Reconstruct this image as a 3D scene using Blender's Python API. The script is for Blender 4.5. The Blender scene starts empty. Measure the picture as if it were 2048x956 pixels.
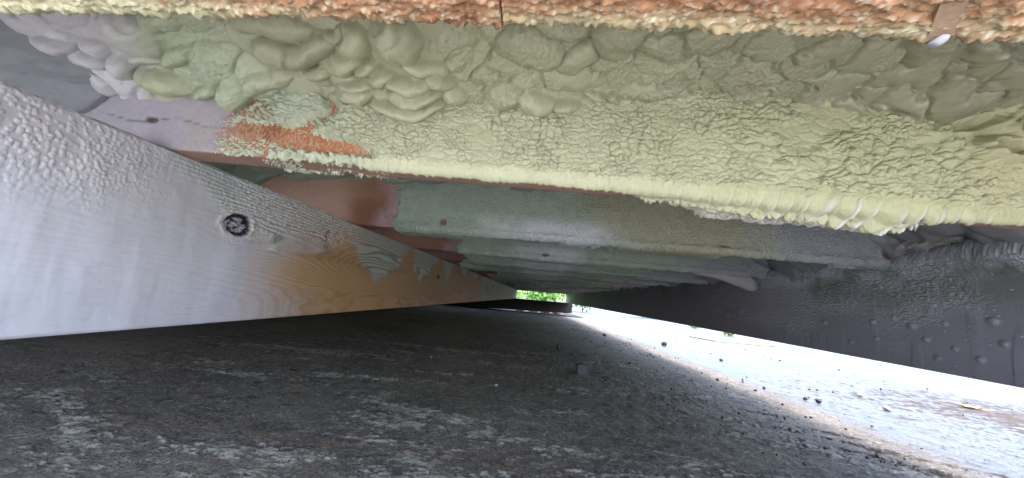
import bpy, math, random
import numpy as np
from mathutils import Vector, Matrix
random.seed(7); rng = np.random.default_rng(11)
SC = bpy.context.scene
COL = SC.collection

# ------------------------------------------------------------------ camera
def cam_matrix(yaw, pitch, roll):
    cy, sy = math.cos(yaw), math.sin(yaw)
    r = np.array([cy, sy, 0.]); f = np.array([-sy, cy, 0.]); u = np.array([0, 0, 1.])
    f2 = f*math.cos(pitch) + u*math.sin(pitch); u2 = -f*math.sin(pitch) + u*math.cos(pitch)
    r3 = r*math.cos(roll) + u2*math.sin(roll); u3 = -r*math.sin(roll) + u2*math.cos(roll)
    return Matrix(((r3[0], u3[0], -f2[0], 0), (r3[1], u3[1], -f2[1], 0), (r3[2], u3[2], -f2[2], 0), (0, 0, 0, 1)))
cd = bpy.data.cameras.new('camera'); cam = bpy.data.objects.new('camera', cd); COL.objects.link(cam)
cam.matrix_world = cam_matrix(.0736, .1490, .0881)
cd.sensor_width = 36; cd.lens = 740/2048*36; cd.clip_start = .01; cd.clip_end = 2000
SC.camera = cam

# ------------------------------------------------------------------ sky, sun, exposure
SUN = Vector((.23, -.22, 1.0)).normalized()
w = bpy.data.worlds.new('World'); SC.world = w; w.use_nodes = True
nt = w.node_tree; nt.nodes.clear()
sky = nt.nodes.new('ShaderNodeTexSky'); sky.sky_type = 'NISHITA'; sky.sun_disc = False
sky.sun_elevation = math.asin(SUN.z); sky.sun_rotation = math.atan2(SUN.x, SUN.y)
sky.air_density = 1.0; sky.dust_density = 3; sky.ozone_density = 1.5
bg = nt.nodes.new('ShaderNodeBackground'); bg.inputs['Strength'].default_value = .15
wo = nt.nodes.new('ShaderNodeOutputWorld')
nt.links.new(sky.outputs[0], bg.inputs[0]); nt.links.new(bg.outputs[0], wo.inputs[0])
sd = bpy.data.lights.new('sun', 'SUN'); so = bpy.data.objects.new('sun', sd); COL.objects.link(so)
sd.energy = .6; sd.angle = math.radians(30); sd.color = (1, .98, .94)
so.rotation_euler = (-SUN).to_track_quat('-Z', 'Y').to_euler()
SC.view_settings.view_transform = 'Standard'; SC.view_settings.look = 'None'
SC.view_settings.exposure = 3.35; SC.view_settings.gamma = 1
try:
    SC.cycles.use_denoising = True; SC.cycles.max_bounces = 8; SC.cycles.diffuse_bounces = 6
except Exception: pass

# ------------------------------------------------------------------ numpy noise
def _h(ix, iy, k=0):
    n = (ix.astype(np.int64)*374761393 + iy.astype(np.int64)*668265263 + k*2147483647 + 1013904223) & 0xffffffff
    n = ((n ^ (n >> 13))*1274126177) & 0xffffffff
    n = ((n ^ (n >> 16))*2246822519) & 0xffffffff
    return ((n ^ (n >> 15)) & 0xffffff)/float(0xffffff)
def vn(x, y, k=0):
    ix, iy = np.floor(x), np.floor(y); fx, fy = x-ix, y-iy
    fx = fx*fx*fx*(fx*(fx*6-15)+10); fy = fy*fy*fy*(fy*(fy*6-15)+10)
    a, b, c, d = _h(ix, iy, k), _h(ix+1, iy, k), _h(ix, iy+1, k), _h(ix+1, iy+1, k)
    return (a*(1-fx)+b*fx)*(1-fy) + (c*(1-fx)+d*fx)*fy
def fbm(x, y, o=4, k=0, g=.5):
    s = 0; a = 1; t = 0
    for i in range(o):
        s = s + a*vn(x*2**i+17.3*i, y*2**i-9.1*i, k+i); t += a; a *= g
    return s/t
def worley(x, y, k=0):
    ix, iy = np.floor(x), np.floor(y)
    f1 = np.full(np.shape(x), 9.); f2 = np.full(np.shape(x), 9.); cid = np.zeros(np.shape(x))
    for dx in (-1, 0, 1):
        for dy in (-1, 0, 1):
            jx, jy = ix+dx, iy+dy
            d = np.hypot(jx+.1+.8*_h(jx, jy, k)-x, jy+.1+.8*_h(jx, jy, k+7)-y)
            n = d < f1
            f2 = np.where(n, f1, np.minimum(f2, d)); cid = np.where(n, _h(jx, jy, k+13), cid); f1 = np.where(n, d, f1)
    return f1, f2, cid
def ss(a, b, x):
    t = np.clip((x-a)/(b-a), 0, 1); return t*t*(3-2*t)
def lin(r, g, b):
    c = np.array([r, g, b])/255.; return np.where(c <= .04045, c/12.92, ((c+.055)/1.055)**2.4)
def mix(a, b, m): return a*(1-m[..., None]) + b*m[..., None]
def full(c, shape): return np.ones(tuple(shape)+(3,))*c

# ------------------------------------------------------------------ materials
def newmat(name):
    m = bpy.data.materials.new(name); m.use_nodes = True; t = m.node_tree
    return m, t, t.nodes['Principled BSDF']
def N(t, k, **kw):
    n = t.nodes.new(k)
    for a, b in kw.items():
        if a in n.inputs: n.inputs[a].default_value = b
        else: setattr(n, a, b)
    return n
def tex_noise(t, scale, detail=4, rough=.6, vec=None, dist=0):
    n = N(t, 'ShaderNodeTexNoise'); n.inputs['Scale'].default_value = scale; n.inputs['Detail'].default_value = detail
    n.inputs['Roughness'].default_value = rough; n.inputs['Distortion'].default_value = dist
    if vec is not None: t.links.new(vec, n.inputs['Vector'])
    return n.outputs['Fac']
def coords(t, s=(1, 1, 1)):
    c = N(t, 'ShaderNodeTexCoord'); m = N(t, 'ShaderNodeMapping'); m.inputs['Scale'].default_value = s
    t.links.new(c.outputs['Object'], m.inputs[0]); return m.outputs[0]
def ramp(t, fac, stops):
    r = N(t, 'ShaderNodeValToRGB'); e = r.color_ramp.elements
    while len(e) < len(stops): e.new(.5)
    for i, (p, c) in enumerate(stops):
        e[i].position = p; e[i].color = (*c, 1) if len(c) == 3 else c
    t.links.new(fac, r.inputs[0]); return r.outputs[0]
def mixc(t, a, b, fac, mode='MIX'):
    m = N(t, 'ShaderNodeMix', data_type='RGBA', blend_type=mode)
    for i, v in ((0, fac), (6, a), (7, b)):
        if isinstance(v, (int, float)): m.inputs[i].default_value = v
        elif isinstance(v, (tuple, list, np.ndarray)): m.inputs[i].default_value = (*v, 1)
        else: t.links.new(v, m.inputs[i])
    return m.outputs[2]
def bump(t, b, h, dist, strength=1., prev=None):
    n = N(t, 'ShaderNodeBump'); n.inputs['Distance'].default_value = dist; n.inputs['Strength'].default_value = strength
    t.links.new(h, n.inputs['Height'])
    if prev is not None: t.links.new(prev, n.inputs['Normal'])
    t.links.new(n.outputs[0], b.inputs['Normal']); return n.outputs[0]
def painted(name, fine=900, fd=.0004, var=.16, scale=(1, 1, 1), coarse=160, cd_=.0006):
    """colour and roughness come from the surface's own 'Col' attribute, plus fine grain and relief"""
    m, t, b = newmat(name); a = N(t, 'ShaderNodeAttribute', attribute_name='Col')
    v = coords(t, scale)
    n1 = tex_noise(t, fine, 3, .6, v); n2 = tex_noise(t, coarse, 4, .6, v)
    g1 = ramp(t, n1, [(.25, (1-var,)*3), (.75, (1+0*var,)*3)]); g2 = ramp(t, n2, [(.3, (1-var*.8,)*3), (.7, (1,)*3)])
    c = mixc(t, a.outputs['Color'], g1, 1., 'MULTIPLY'); c = mixc(t, c, g2, 1., 'MULTIPLY')
    t.links.new(c, b.inputs['Base Color']); t.links.new(a.outputs['Alpha'], b.inputs['Roughness'])
    p = bump(t, b, n2, cd_); bump(t, b, n1, fd, 1., p)
    return m
def flatmat(name, c, rough=.7, var=.25, scale=40, bd=.001, stretch=(1, 1, 1)):
    m, t, b = newmat(name); v = coords(t, stretch); n = tex_noise(t, scale, 5, .65, v)
    c = np.array(c); t.links.new(ramp(t, n, [(.3, tuple(c*(1-var))), (.7, tuple(np.minimum(c*(1+var), 1)))]), b.inputs['Base Color'])
    b.inputs['Roughness'].default_value = rough; bump(t, b, n, bd); return m

# ------------------------------------------------------------------ objects
def link(name, me, parent=None, mat=None):
    o = bpy.data.objects.new(name, me); COL.objects.link(o)
    if mat is not None and me is not None and not me.materials: me.materials.append(mat)
    if parent is not None: o.parent = parent
    return o
def thing(name, label, cat, group=None, loc=(0, 0, 0)):
    o = bpy.data.objects.new(name, None); COL.objects.link(o); o.empty_display_size = .05; o.location = loc
    o['label'] = label; o['category'] = cat
    if group: o['group'] = group
    return o
def tag(o, label=None, cat=None, group=None, kind=None):
    for k, v in (('label', label), ('category', cat), ('group', group), ('kind', kind)):
        if v: o[k] = v
    return o
def mesh_np(name, V, F, col=None, smooth=True):
    """V (n,3), F (m,4 or 3)"""
    V = np.asarray(V, np.float32).reshape(-1, 3); F = np.asarray(F, np.int32); k = F.shape[1]
    me = bpy.data.meshes.new(name); me.vertices.add(len(V)); me.vertices.foreach_set('co', V.ravel())
    me.loops.add(F.size); me.loops.foreach_set('vertex_index', F.ravel())
    me.polygons.add(len(F)); me.polygons.foreach_set('loop_start', np.arange(0, F.size, k, dtype=np.int32))
    me.polygons.foreach_set('loop_total', np.full(len(F), k, np.int32))
    me.polygons.foreach_set('use_smooth', np.full(len(F), smooth, bool))
    me.update(calc_edges=True)
    if col is not None:
        a = me.color_attributes.new('Col', 'FLOAT_COLOR', 'POINT')
        a.data.foreach_set('color', np.asarray(col, np.float32).reshape(-1, 4).ravel())
    return me
def grid_faces(n, m, flip=False, base=0):
    i = np.arange(n*m).reshape(n, m)+base
    q = np.stack([i[:-1, :-1], i[1:, :-1], i[1:, 1:], i[:-1, 1:]], -1).reshape(-1, 4)
    return q[:, ::-1] if flip else q
def rgba(col, rough):
    return np.concatenate([np.clip(col, 0, 1), np.broadcast_to(rough, col.shape[:2])[..., None]], -1)
def sheet(name, P, col, rough, mat, parent=None, flip=False, skirt=None):
    """dense relief surface; skirt = vector the rim is extruded along so that the piece is solid from the side"""
    n, m = P.shape[:2]; C = rgba(col, rough)
    if skirt is not None:
        s = np.array(skirt)
        P = np.concatenate([P[:1]+s, P, P[-1:]+s], 0); P = np.concatenate([P[:, :1]+s, P, P[:, -1:]+s], 1)
        C = np.concatenate([C[:1], C, C[-1:]], 0); C = np.concatenate([C[:, :1], C, C[:, -1:]], 1); n += 2; m += 2
    return link(name, mesh_np(name, P, grid_faces(n, m, flip), C), parent, mat)
BOXF = np.array([[0, 2, 3, 1], [4, 5, 7, 6], [0, 1, 5, 4], [2, 6, 7, 3], [0, 4, 6, 2], [1, 3, 7, 5]])
def box(name, x0, x1, y0, y1, z0, z1, mat, parent=None, sk=None):
    V = np.array([(x, y, z) for x in (x0, x1) for y in (y0, y1) for z in (z0, z1)], float)
    if sk: V[:, 1] += sk*V[:, 0]
    return link(name, mesh_np(name, V, BOXF, smooth=False), parent, mat)
def stone_mesh(name, r, seed, cube=0., n=2):
    import bmesh
    bm = bmesh.new()
    if cube > .5: bmesh.ops.create_cube(bm, size=1.6); bmesh.ops.bevel(bm, geom=bm.edges[:], offset=.14, segments=2, affect='EDGES'); bmesh.ops.subdivide_edges(bm, edges=bm.edges[:], cuts=1, use_grid_fill=True)
    else: bmesh.ops.create_icosphere(bm, subdivisions=n, radius=1)
    rs = random.Random(seed); ph = [Vector((rs.uniform(-1, 1), rs.uniform(-1, 1), rs.uniform(-1, 1))).normalized() for _ in range(9)]
    off = [rs.uniform(.55, .9) for _ in ph]; amp = .03 if cube > .5 else .14
    for v in bm.verts:
        c = v.co.copy()
        if cube <= .5:
            for p, o in zip(ph, off):
                d = c.dot(p)-o
                if d > 0: c -= p*d*.85
        c += Vector((math.sin(c.y*7+seed), math.sin(c.z*8+seed*2), math.sin(c.x*6+seed*3)))*amp*.35
        v.co = Vector((c.x*r[0], c.y*r[1], c.z*r[2]))
    me = bpy.data.meshes.new(name); bm.to_mesh(me); bm.free(); return me

# ================================================================== palette (albedo)
CREAM = lin(182, 185, 154); CREAM_Y = lin(188, 189, 148); SAGE = lin(142, 156, 142); LAV = lin(192, 192, 208)
OLIVE = lin(148, 147, 122); ORANGE = lin(206, 132, 84); BROWN = lin(128, 78, 50); RUST = lin(170, 84, 44); PINK = lin(190, 156, 142)
BARE = lin(176, 134, 92); DARKW = lin(70, 50, 36); MINT = lin(180, 190, 166); GREYF = lin(140, 145, 148)
M_FOAM = painted('spray_foam_skin', 1300, .00025, .07, coarse=220, cd_=.0005)
_t = M_FOAM.node_tree; _b = _t.nodes['Principled BSDF']; _r = N(_t, 'ShaderNodeMapRange'); _r.inputs[1].default_value = .44; _r.inputs[2].default_value = .24; _r.inputs[3].default_value = .05; _r.inputs[4].default_value = .9
_t.links.new([n for n in _t.nodes if n.type == 'ATTRIBUTE'][0].outputs['Alpha'], _r.inputs[0]); _t.links.new(_r.outputs[0], _b.inputs['Coat Weight']); _b.inputs['Coat Roughness'].default_value = .12; _b.inputs['Coat IOR'].default_value = 1.8
M_COAT = painted('sprayed_coat', 1100, .0003, .12, coarse=260, cd_=.0007)
M_WOODC = painted('painted_timber', 900, .0002, .16, (1, 1, 1), 120, .0003)
M_GIRD = painted('girder_timber', 1400, .0001, .08, (1, .25, 1.6), 140, .0002)
M_DEAL = flatmat('old_softwood', lin(150, 104, 70), .75, .3, 30, .001, (1.2, 14, 14))
M_PLY = flatmat('deck_sheathing', lin(140, 112, 80), .8, .25, 20)
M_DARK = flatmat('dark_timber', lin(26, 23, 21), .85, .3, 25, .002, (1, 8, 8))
H = .235; ZB = -.084; ZT = .151
def gz(y): return -.268-.0167*np.clip(y, -20, 60)

# ================================================================== ground
def grade(a, b, n, p=1.): return a+(b-a)*np.linspace(0, 1, n)**p
def make_ground():
    xs = np.concatenate([-grade(90, 1.35, 26, .35)[:-1]*1., np.linspace(-1.35, 2.3, 860), grade(2.31, 90, 40, 3.)])
    xs = np.unique(np.sort(np.concatenate([-(1.35+(90-1.35)*np.linspace(1, 0, 36)**3), np.linspace(-1.34, 2.3, 860), 2.31+(90-2.31)*np.linspace(0, 1, 40)**3])))
    ys = np.unique(np.concatenate([-(90*np.linspace(1, 0, 30)**3), np.linspace(.1, .38, 20), 1/np.linspace(1/.4, 1/6., 420), 6.05+(140-6.05)*np.linspace(0, 1, 60)**3]))
    X, Y = np.meshgrid(xs, ys, indexing='ij')
    f = ss(-1.4, -1.2, X)*(1-ss(2.1, 2.3, X))*(1-ss(4, 6, Y))
    lump = (fbm(X*3, Y*3, 3, 3)-.5)*.010 + (fbm(X*38, Y*30, 4, 5)-.5)*.0050
    f1, f2, _ = worley(X*95+fbm(X*60, Y*60, 2)*1., Y*95, 9); grit = np.clip(.30-f1, 0, 1)*.007*(_h(np.floor(X*95), np.floor(Y*95), 3) > .35)
    # scabs of efflorescence: thin raised crust with ragged edge
    st = np.zeros_like(X); ru = np.zeros_like(X); br = np.zeros_like(X); dk = np.zeros_like(X)
    rag = fbm(X*22, Y*34, 5, 21, .65)-.5; rag2 = fbm(X*70, Y*130, 4, 25, .7)-.5
    def blob(A, cx, cy, rx, ry, ang=0, amp=1.):
        c, s = math.cos(ang), math.sin(ang); dx, dy = X-cx, Y-cy
        d = np.hypot((c*dx+s*dy)/rx, (-s*dx+c*dy)/ry); np.maximum(A, amp*ss(.12, -.04, d-.70+rag*3.8+rag2*4.6), out=A)
    for a in [(-.80, .655, .12, .020, -.45), (-.72, .60, .07, .014, -.5), (-.92, .71, .10, .016, -.3), (-.09, .80, .05, .028, .1), (-.245, .88, .10, .028, -.15), (-.29, .80, .06, .02, .1),
              (-.20, .70, .09, .018, .0), (-.02, .78, .055, .02, -.1), (.10, .75, .05, .018, .05), (-.42, .60, .10, .02, .1), (-.05, .60, .12, .018, .1), (.22, .68, .10, .018, .1),
              (.30, 1.32, .18, .022, .1), (.12, 1.25, .08, .016, 0), (.1, 1.0, .07, .018, .3), (-.5, 1.15, .16, .02, .1), (-.3, 1.32, .14, .02, .15), (-.8, 1.05, .12, .02, 0), (-.15, 1.6, .2, .03, 0),
              (.62, .95, .14, .025, -.3), (.75, .85, .12, .022, -.4), (.45, .72, .12, .02, .1), (.55, 1.12, .1, .02, -.3), (.1, .55, .1, .015, .1), (-.3, 1.9, .3, .05, 0), (.45, 1.9, .2, .04, 0), (-.9, 1.5, .3, .05, 0)]: blob(st, *a)
    for q in range(70):
        yy = .5+rng.random()**1.4*1.9; rr_ = rng.uniform(.010, .032)*(.7+.5*yy); blob(st, rng.uniform(-1.1, .8), yy, rr_*1.5, rr_*.8, rng.uniform(-.5, .5), rng.uniform(.4, .95))
    for a in [(-.12, .685, .17, .012, .08), (-.35, .66, .12, .010, .15), (-.02, .66, .10, .008, -.1), (.45, 1.30, .09, .02, 0), (-.62, .66, .14, .02, 0), (.12, .62, .12, .01, .1)]: blob(ru, *a, amp=.8)
    for a in [(1.84, 1.62, .36, .34, 0), (1.62, 1.25, .14, .08, 0), (1.62, 1.35, .08, .05, 0)]: blob(br, *a)
    for a in [(.80, 1.02, .09, .014, -.5), (.90, .96, .12, .016, -.5), (.77, 1.12, .07, .010, -.5), (.86, .87, .13, .020, -.6), (.95, .80, .12, .018, -.6), (.72, 1.25, .06, .012, -.4), (1.0, .9, .06, .01, -.5)]: blob(dk, *a)
    dust = ss(.52, .70, fbm(X*5+3, Y*7, 4, 33))
    Z = gz(Y)+f*(lump+grit+st*.0022*(.4+1.2*fbm(X*90, Y*90, 2, 8))-dk*.006+ru*.0008)
    P = np.stack([X, Y, Z], -1)
    me = mesh_np('ground', P, grid_faces(*X.shape), np.stack([st, ru, br, np.maximum(dk, 0)], -1))
    m, t, b = newmat('stained_concrete'); a = N(t, 'ShaderNodeAttribute', attribute_name='Col'); s = N(t, 'ShaderNodeSeparateColor'); t.links.new(a.outputs['Color'], s.inputs[0])
    v = coords(t); big = tex_noise(t, 2.2, 6, .6, v); mid = tex_noise(t, 26, 6, .7, coords(t, (.8, 1, 1))); fine = tex_noise(t, 190, 5, .8, v); fl = tex_noise(t, 55, 7, .85, coords(t, (.8, 1.1, 1)))
    c = ramp(t, big, [(.3, tuple(lin(98, 89, 79))), (.5, tuple(lin(117, 107, 95))), (.68, tuple(lin(136, 125, 110)))])
    c = mixc(t, c, ramp(t, mid, [(.32, tuple(lin(120, 112, 100))), (.48, (1, 1, 1)), (.68, (1.0, .88, .74))]), .85, 'MULTIPLY')
    c = mixc(t, c, tuple(lin(178, 169, 154)), ramp(t, fl, [(.535, (0, 0, 0)), (.62, (.8,)*3)]))
    c = mixc(t, c, ramp(t, fine, [(.38, (.15,)*3), (.50, (.85,)*3), (.60, (1.0,)*3)]), .95, 'MULTIPLY')
    c = mixc(t, c, tuple(lin(170, 170, 165)), ramp(t, fine, [(.60, (0, 0, 0)), (.68, (.6,)*3)]))
    k = N(t, 'ShaderNodeMath', operation='MULTIPLY'); t.links.new(s.outputs[0], k.inputs[0]); t.links.new(ramp(t, fl, [(.45, (.0,)*3), (.53, (1,)*3)]), k.inputs[1])
    c = mixc(t, c, tuple(lin(172, 163, 149)), k.outputs[0])
    k2 = N(t, 'ShaderNodeMath', operation='MULTIPLY'); t.links.new(s.outputs[1], k2.inputs[0]); t.links.new(ramp(t, fl, [(.42, (.0,)*3), (.60, (.9,)*3)]), k2.inputs[1])
    c = mixc(t, c, tuple(lin(124, 88, 66)), k2.outputs[0])
    c = mixc(t, c, tuple(lin(104, 76, 52)), s.outputs[2]); c = mixc(t, c, tuple(lin(40, 37, 37)), a.outputs['Alpha'])
    # rain-wet concrete outside the drip line
    tc = N(t, 'ShaderNodeTexCoord'); sx = N(t, 'ShaderNodeSeparateXYZ'); t.links.new(tc.outputs['Object'], sx.inputs[0])
    ad = N(t, 'ShaderNodeMath', operation='MULTIPLY_ADD'); t.links.new(mid, ad.inputs[0]); ad.inputs[1].default_value = .22; t.links.new(sx.outputs['X'], ad.inputs[2])
    wet = N(t, 'ShaderNodeMapRange', interpolation_type='SMOOTHSTEP'); t.links.new(ad.outputs[0], wet.inputs[0]); wet.inputs[1].default_value = .98; wet.inputs[2].default_value = 1.16
    c = mixc(t, c, mixc(t, c, tuple(lin(150, 152, 158)), 1., 'MULTIPLY'), wet.outputs[0])
    wm = N(t, 'ShaderNodeMath', operation='SUBTRACT', use_clamp=True); t.links.new(wet.outputs[0], wm.inputs[0]); t.links.new(s.outputs[2], wm.inputs[1])
    rg = N(t, 'ShaderNodeMapRange'); t.links.new(wm.outputs[0], rg.inputs[0]); rg.inputs[3].default_value = .85; rg.inputs[4].default_value = .34; t.links.new(rg.outputs[0], b.inputs['Roughness'])
    t.links.new(c, b.inputs['Base Color'])
    p = bump(t, b, mid, .004); bump(t, b, fine, .005, 1, p)
    return tag(link('ground', me, None, m), kind='structure')
make_ground()

# ================================================================== joists
def J_Y(i):        # front face of joist i at x = 0 (i = 0 the near one)
    return [.137, .468, .962, 1.462][i] if i < 4 else 1.462+.5*(i-3)
def J_SK(i): return .0585 if i == 1 else 0.
TH = .045
def profile(X, s, yf, sk, zt=.334, r=.006, under=TH, off=0.):
    """front face going down (s = 0 at zt), rounded arris, then back along the underside"""
    L1 = zt-ZT-r; A = r*math.pi/2; c = np.clip
    t = c((s-L1)/A, 0, 1)*math.pi/2
    y = np.where(s < L1, 0, r*(1-np.cos(t))); z = np.where(s < L1, zt-s, ZT+r-r*np.sin(t)); e = c(s-L1-A, 0, None); y = y+e
    ny = -np.cos(t); nz = -np.sin(t)
    return y+yf+sk*X, z, ny, nz
def smax(a, b): return np.maximum(a, b)
def crackle(X, S, k, cx=.010, cy=.007, warp=1.2):
    u = X/cx+warp*fbm(X/.02, S/.02, 3, k); v = S/cy+warp*fbm(X/.02+9, S/.02, 3, k+5)
    f1, f2, cid = worley(u, v, k); u2, v2 = u*2.3+5, v*2.3
    g1, g2, c2 = worley(u2, v2, k+3)
    pr = ss(.38, .55, fbm(X/.03+5, S/.03, 3, k+9)); pr2 = ss(.42, .58, fbm(X/.02+3, S/.02, 3, k+11))
    A = .42*(.5*ss(0, .55, f2-f1)+.5*np.clip(1-f1**2*1.2, 0, 1))+.58*(1-(1-ss(.03, .10, f2-f1))*pr); B = .4*ss(0, .5, g2-g1)+.6*(1-(1-ss(.03, .16, g2-g1))*pr2)
    return A, B, cid, f1, g1

def joist_timber(i, x0, x1, colf, parent, nx=500, zt=.334):
    yf, sk = J_Y(i), J_SK(i); r = .003
    xs = np.concatenate([np.linspace(x0, -.66, 8), np.linspace(-.655, x1, nx)]); nx = len(xs); L = (zt-ZT-r)+r*math.pi/2+TH-r; ns = max(24, int(L/.0028) if nx > 200 else 24) | 1
    X, S = np.meshgrid(xs, np.linspace(0, L, ns), indexing='ij'); y, z, ny, nz = profile(X, S, yf, sk, zt, r)
    col, d = colf(X, S, y, z); P = np.stack([X, y+ny*d, z+nz*d], -1)
    n, m = X.shape
    # close back and top so that the board is solid
    B = np.stack([xs, yf+TH+sk*xs, np.full(n, zt)], -1)[:, None]; P = np.concatenate([P, B, P[:, :1]], 1); C = np.concatenate([col, col[:, -1:], col[:, :1]], 1)
    V = P.reshape(-1, 3); F = grid_faces(n, m+2, True)
    caps = []
    ids = np.arange(n*(m+2)).reshape(n, m+2)
    for row, fl in ((ids[0], False), (ids[-1], True)):
        c0 = row[m]      # fan as quads around the back-top corner
        for a in range(0, m-2, 2): caps.append((c0, row[a], row[a+1], row[a+2]) if fl else (c0, row[a+2], row[a+1], row[a]))
    F = np.concatenate([F, np.array(caps)])
    return link('timber', mesh_np('timber', V, F, rgba(C, .7)), parent, M_WOODC)

def wood_cols(X, S, k, base, dark):
    g = .5+.5*np.sin(S/.0016+6*fbm(X*3, S*30, 3, k)+10*fbm(X*1.2, S*6, 2, k+2)); n = fbm(X*6, S*60, 4, k+4)
    return mix(full(base, X.shape), full(dark, X.shape), np.clip(.25*g+.75*(n-.3), 0, 1))

# ---- joist 1: the big crackled one
def j1_timber(X, S, y, z):
    c = wood_cols(X, S, 40, lin(180, 116, 74), lin(136, 82, 48))
    n = fbm(X*25, z*25, 4, 44); front = S < .182
    c = mix(c, full(lin(172, 172, 184), X.shape), ss(-.385, -.465, X+(n-.5)*.10)*.93*front)
    brown = ss(.045, .01, np.hypot((X+.385)/1.0, (z-.215)/1.6)+(n-.5)*.04)
    c = mix(c, full(BROWN, X.shape), brown*.85)
    c = mix(c, full(RUST, X.shape), ss(.5, .75, fbm(X*60, z*40, 3, 47))*ss(-.47, -.43, X)*.35)
    c = mix(c, full(lin(168, 138, 124), X.shape), (~front)*.85*ss(.2, .5, n+.15))
    w1, w2, wid = worley(X/.0026, z/.0026, 49); dens = .30+.55*ss(.35, .65, n)+.5*ss(-.42, -.46, X)
    c = mix(c, full(lin(190, 182, 164), X.shape), front*ss(.55, .35, w1)*(wid < dens)*ss(-.50, -.44, X+(n-.5)*.05)*.5)
    # knot with a long split
    kd = np.hypot((X+.530)/.009, (z-.190)/.0045); c = mix(c, full(lin(70, 62, 60), X.shape), ss(1.3, .6, kd))
    split = ss(.0016, .0004, np.abs(z-.190-.004*np.sin(X*60)))*ss(.13, .02, np.abs(X+.53))*.7; c = mix(c, full(lin(90, 84, 86), X.shape), split)
    return c, -.001*split-.002*ss(1, .5, kd)-.0004*fbm(X*8, S*300, 3, 41)
def j1_coat_sheet(parent):
    zt = .334; xs = np.linspace(-.74, .93, 1640)
    ss_ = np.concatenate([np.linspace(0, .172, 190), np.linspace(.1729, .1729+.062, 62)])
    X, S = np.meshgrid(xs, ss_, indexing='ij'); y, z, ny, nz = profile(X, S, J_Y(1)-.001, J_SK(1), zt, .004)
    L1 = zt-ZT-.004; und = ss(L1+.003, L1+.009, S)
    n = fbm(X*16, S*22, 4, 50); n2 = fbm(X*60, S*70, 3, 52)
    K = ss(-.36, -.215, X+(n-.5)*.16)                                   # full foam to the right
    K = smax(K, .95*ss(.055, .02, np.hypot((X+.335)/1.0, (z-.222)*1.4)+(n-.5)*.075)*ss(-.41, -.35, X+(n-.5)*.05))
    K = smax(K, ss(-.40, -.33, X)*.75*ss(.170, .156, z+(n-.5)*.02)*(1-und))  # crust along the lower arris
    K = smax(K, (.30+.30*ss(.30, .7, fbm(X*22, S*26, 3, 58)))*ss(-.50, -.40, X+(n-.5)*.06))
    K = K*(1-.62*ss(.014, .004, np.abs(z-.178-(X+.34)*(-.10)+(n-.5)*.03))*ss(-.44, -.40, X)*ss(-.20, -.25, X))
    K = K*(1-und)+und*smax(.50*ss(-.44, -.36, X)*ss(-.16, -.24, X)*ss(.4, .6, n2+.1*(S-L1)/.04), smax(.3*ss(.35, .7, n2), ss(.10, .24, X+(n-.5)*.08+(.03-(S-L1-.012))*2.2)))
    K = K*(1-und*ss(.44, .54, X)*.85)
    a, b, cid, f1, g1 = crackle(X, S, 60, .0108, .0080, 1.7)
    big = ss(.05, .4, X+(n-.5)*.3)                                      # lumps grow to the right
    a2, b2, cid2, f12, _ = crackle(X+.25*S, S, 75, .020, .0125, 1.3)
    w1, w2, wid = worley(X/.0031+n2*1.5, S/.0031, 66)
    K = K+(fbm(X*230, S*230, 3, 68)-.5)*.55*ss(.05, .3, K)*ss(1., .8, K); drop = ss(.62, .25, w1-(K-.5)*1.6+wid*.25)
    body = ss(.55, .9, K)
    sm = ss(.54, .70, fbm(X*9+4, S*14, 3, 71))                          # smooth swept places
    edge = 1-.75*ss(.012, .003, np.abs(S-L1-.004)); rel = edge*(.0062*a*(.65+.35*b)*(1-.6*big)+.0078*big*a2*(.75+.25*a)+.0030*big*np.clip(1-f12**2, 0, 1)+.0016*b*(1-big)*n)*(1-.75*sm)+.0020*sm
    h = body*(.0035+.0030*n+rel+.003*K)+(1-body)*(drop*ss(.02, .2, K)*(.0012+.0014*K))
    tuck = (1-body)*(1-drop*ss(.02, .2, K))
    # waves sweeping along the top, below the bay foam
    wave = fbm(X*11, z*95-X*9, 3, 77); h = h+body*.004*wave*ss(.235, .26, z-(X+.1)*.06)
    bead = np.exp(-((S-(L1-.001))/.0055)**2)*body; h = h+bead*.0012*(1-.9*ss(.10, .25, X))
    # scalloped drips hanging over the arris on the right
    ph = X/.024+1.9*fbm(X*14, X*0+3, 2, 82)+(S-L1)/.034; fr = ph-np.floor(ph)
    sc = ss(.12, .42, X)*ss(.60, .50, X)*ss(L1-.004, L1+.010, S)*ss(L1+.040, L1+.012, S)
    h = h+sc*(.0120*ss(.0, .62, fr)*ss(1., .90, fr)*(.35+1.0*vn(np.floor(ph), ph*0, 84))+.0010)*ss(.0, .3, K)
    h = h-tuck*.0042
    # lumps and pits at the far right
    rr = ss(.46, .58, X); f1b, f2b, cb = worley(X/.034+n*1.0, S/.026, 91)
    h = h+rr*(1-und)*.016*ss(1.0, .1, f1b)*(.35+cb)*ss(.02, .07, z-.165)
    for px, pz, rx, rz in ((.565, .232, .020, .013), (.60, .262, .014, .009)):
        d = np.hypot((X-px)/rx, (z-pz)/rz); h = h+.010*np.exp(-((d-1.1)/.35)**2)-.016*ss(.95, .5, d)
    cav = np.hypot((X-.545)/.030, (z-.268-(X-.545)*.35)/.007); h = h-.012*ss(1.1, .3, cav+(n2-.5)*.6)+.005*np.exp(-((cav-1.6)/.4)**2); d = np.hypot((X-.005)/.018, (z-.222)/.012); h = h+.004*ss(1.2, .4, d)
    P = np.stack([X, y+ny*h, z+nz*h], -1)
    c = mix(full(CREAM, X.shape), full(CREAM_Y, X.shape), ss(-.05, .5, X)*.6+.35*bead)
    c = mix(c, full(MINT, X.shape), ss(-.22, -.30, X+(n-.5)*.1))
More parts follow.
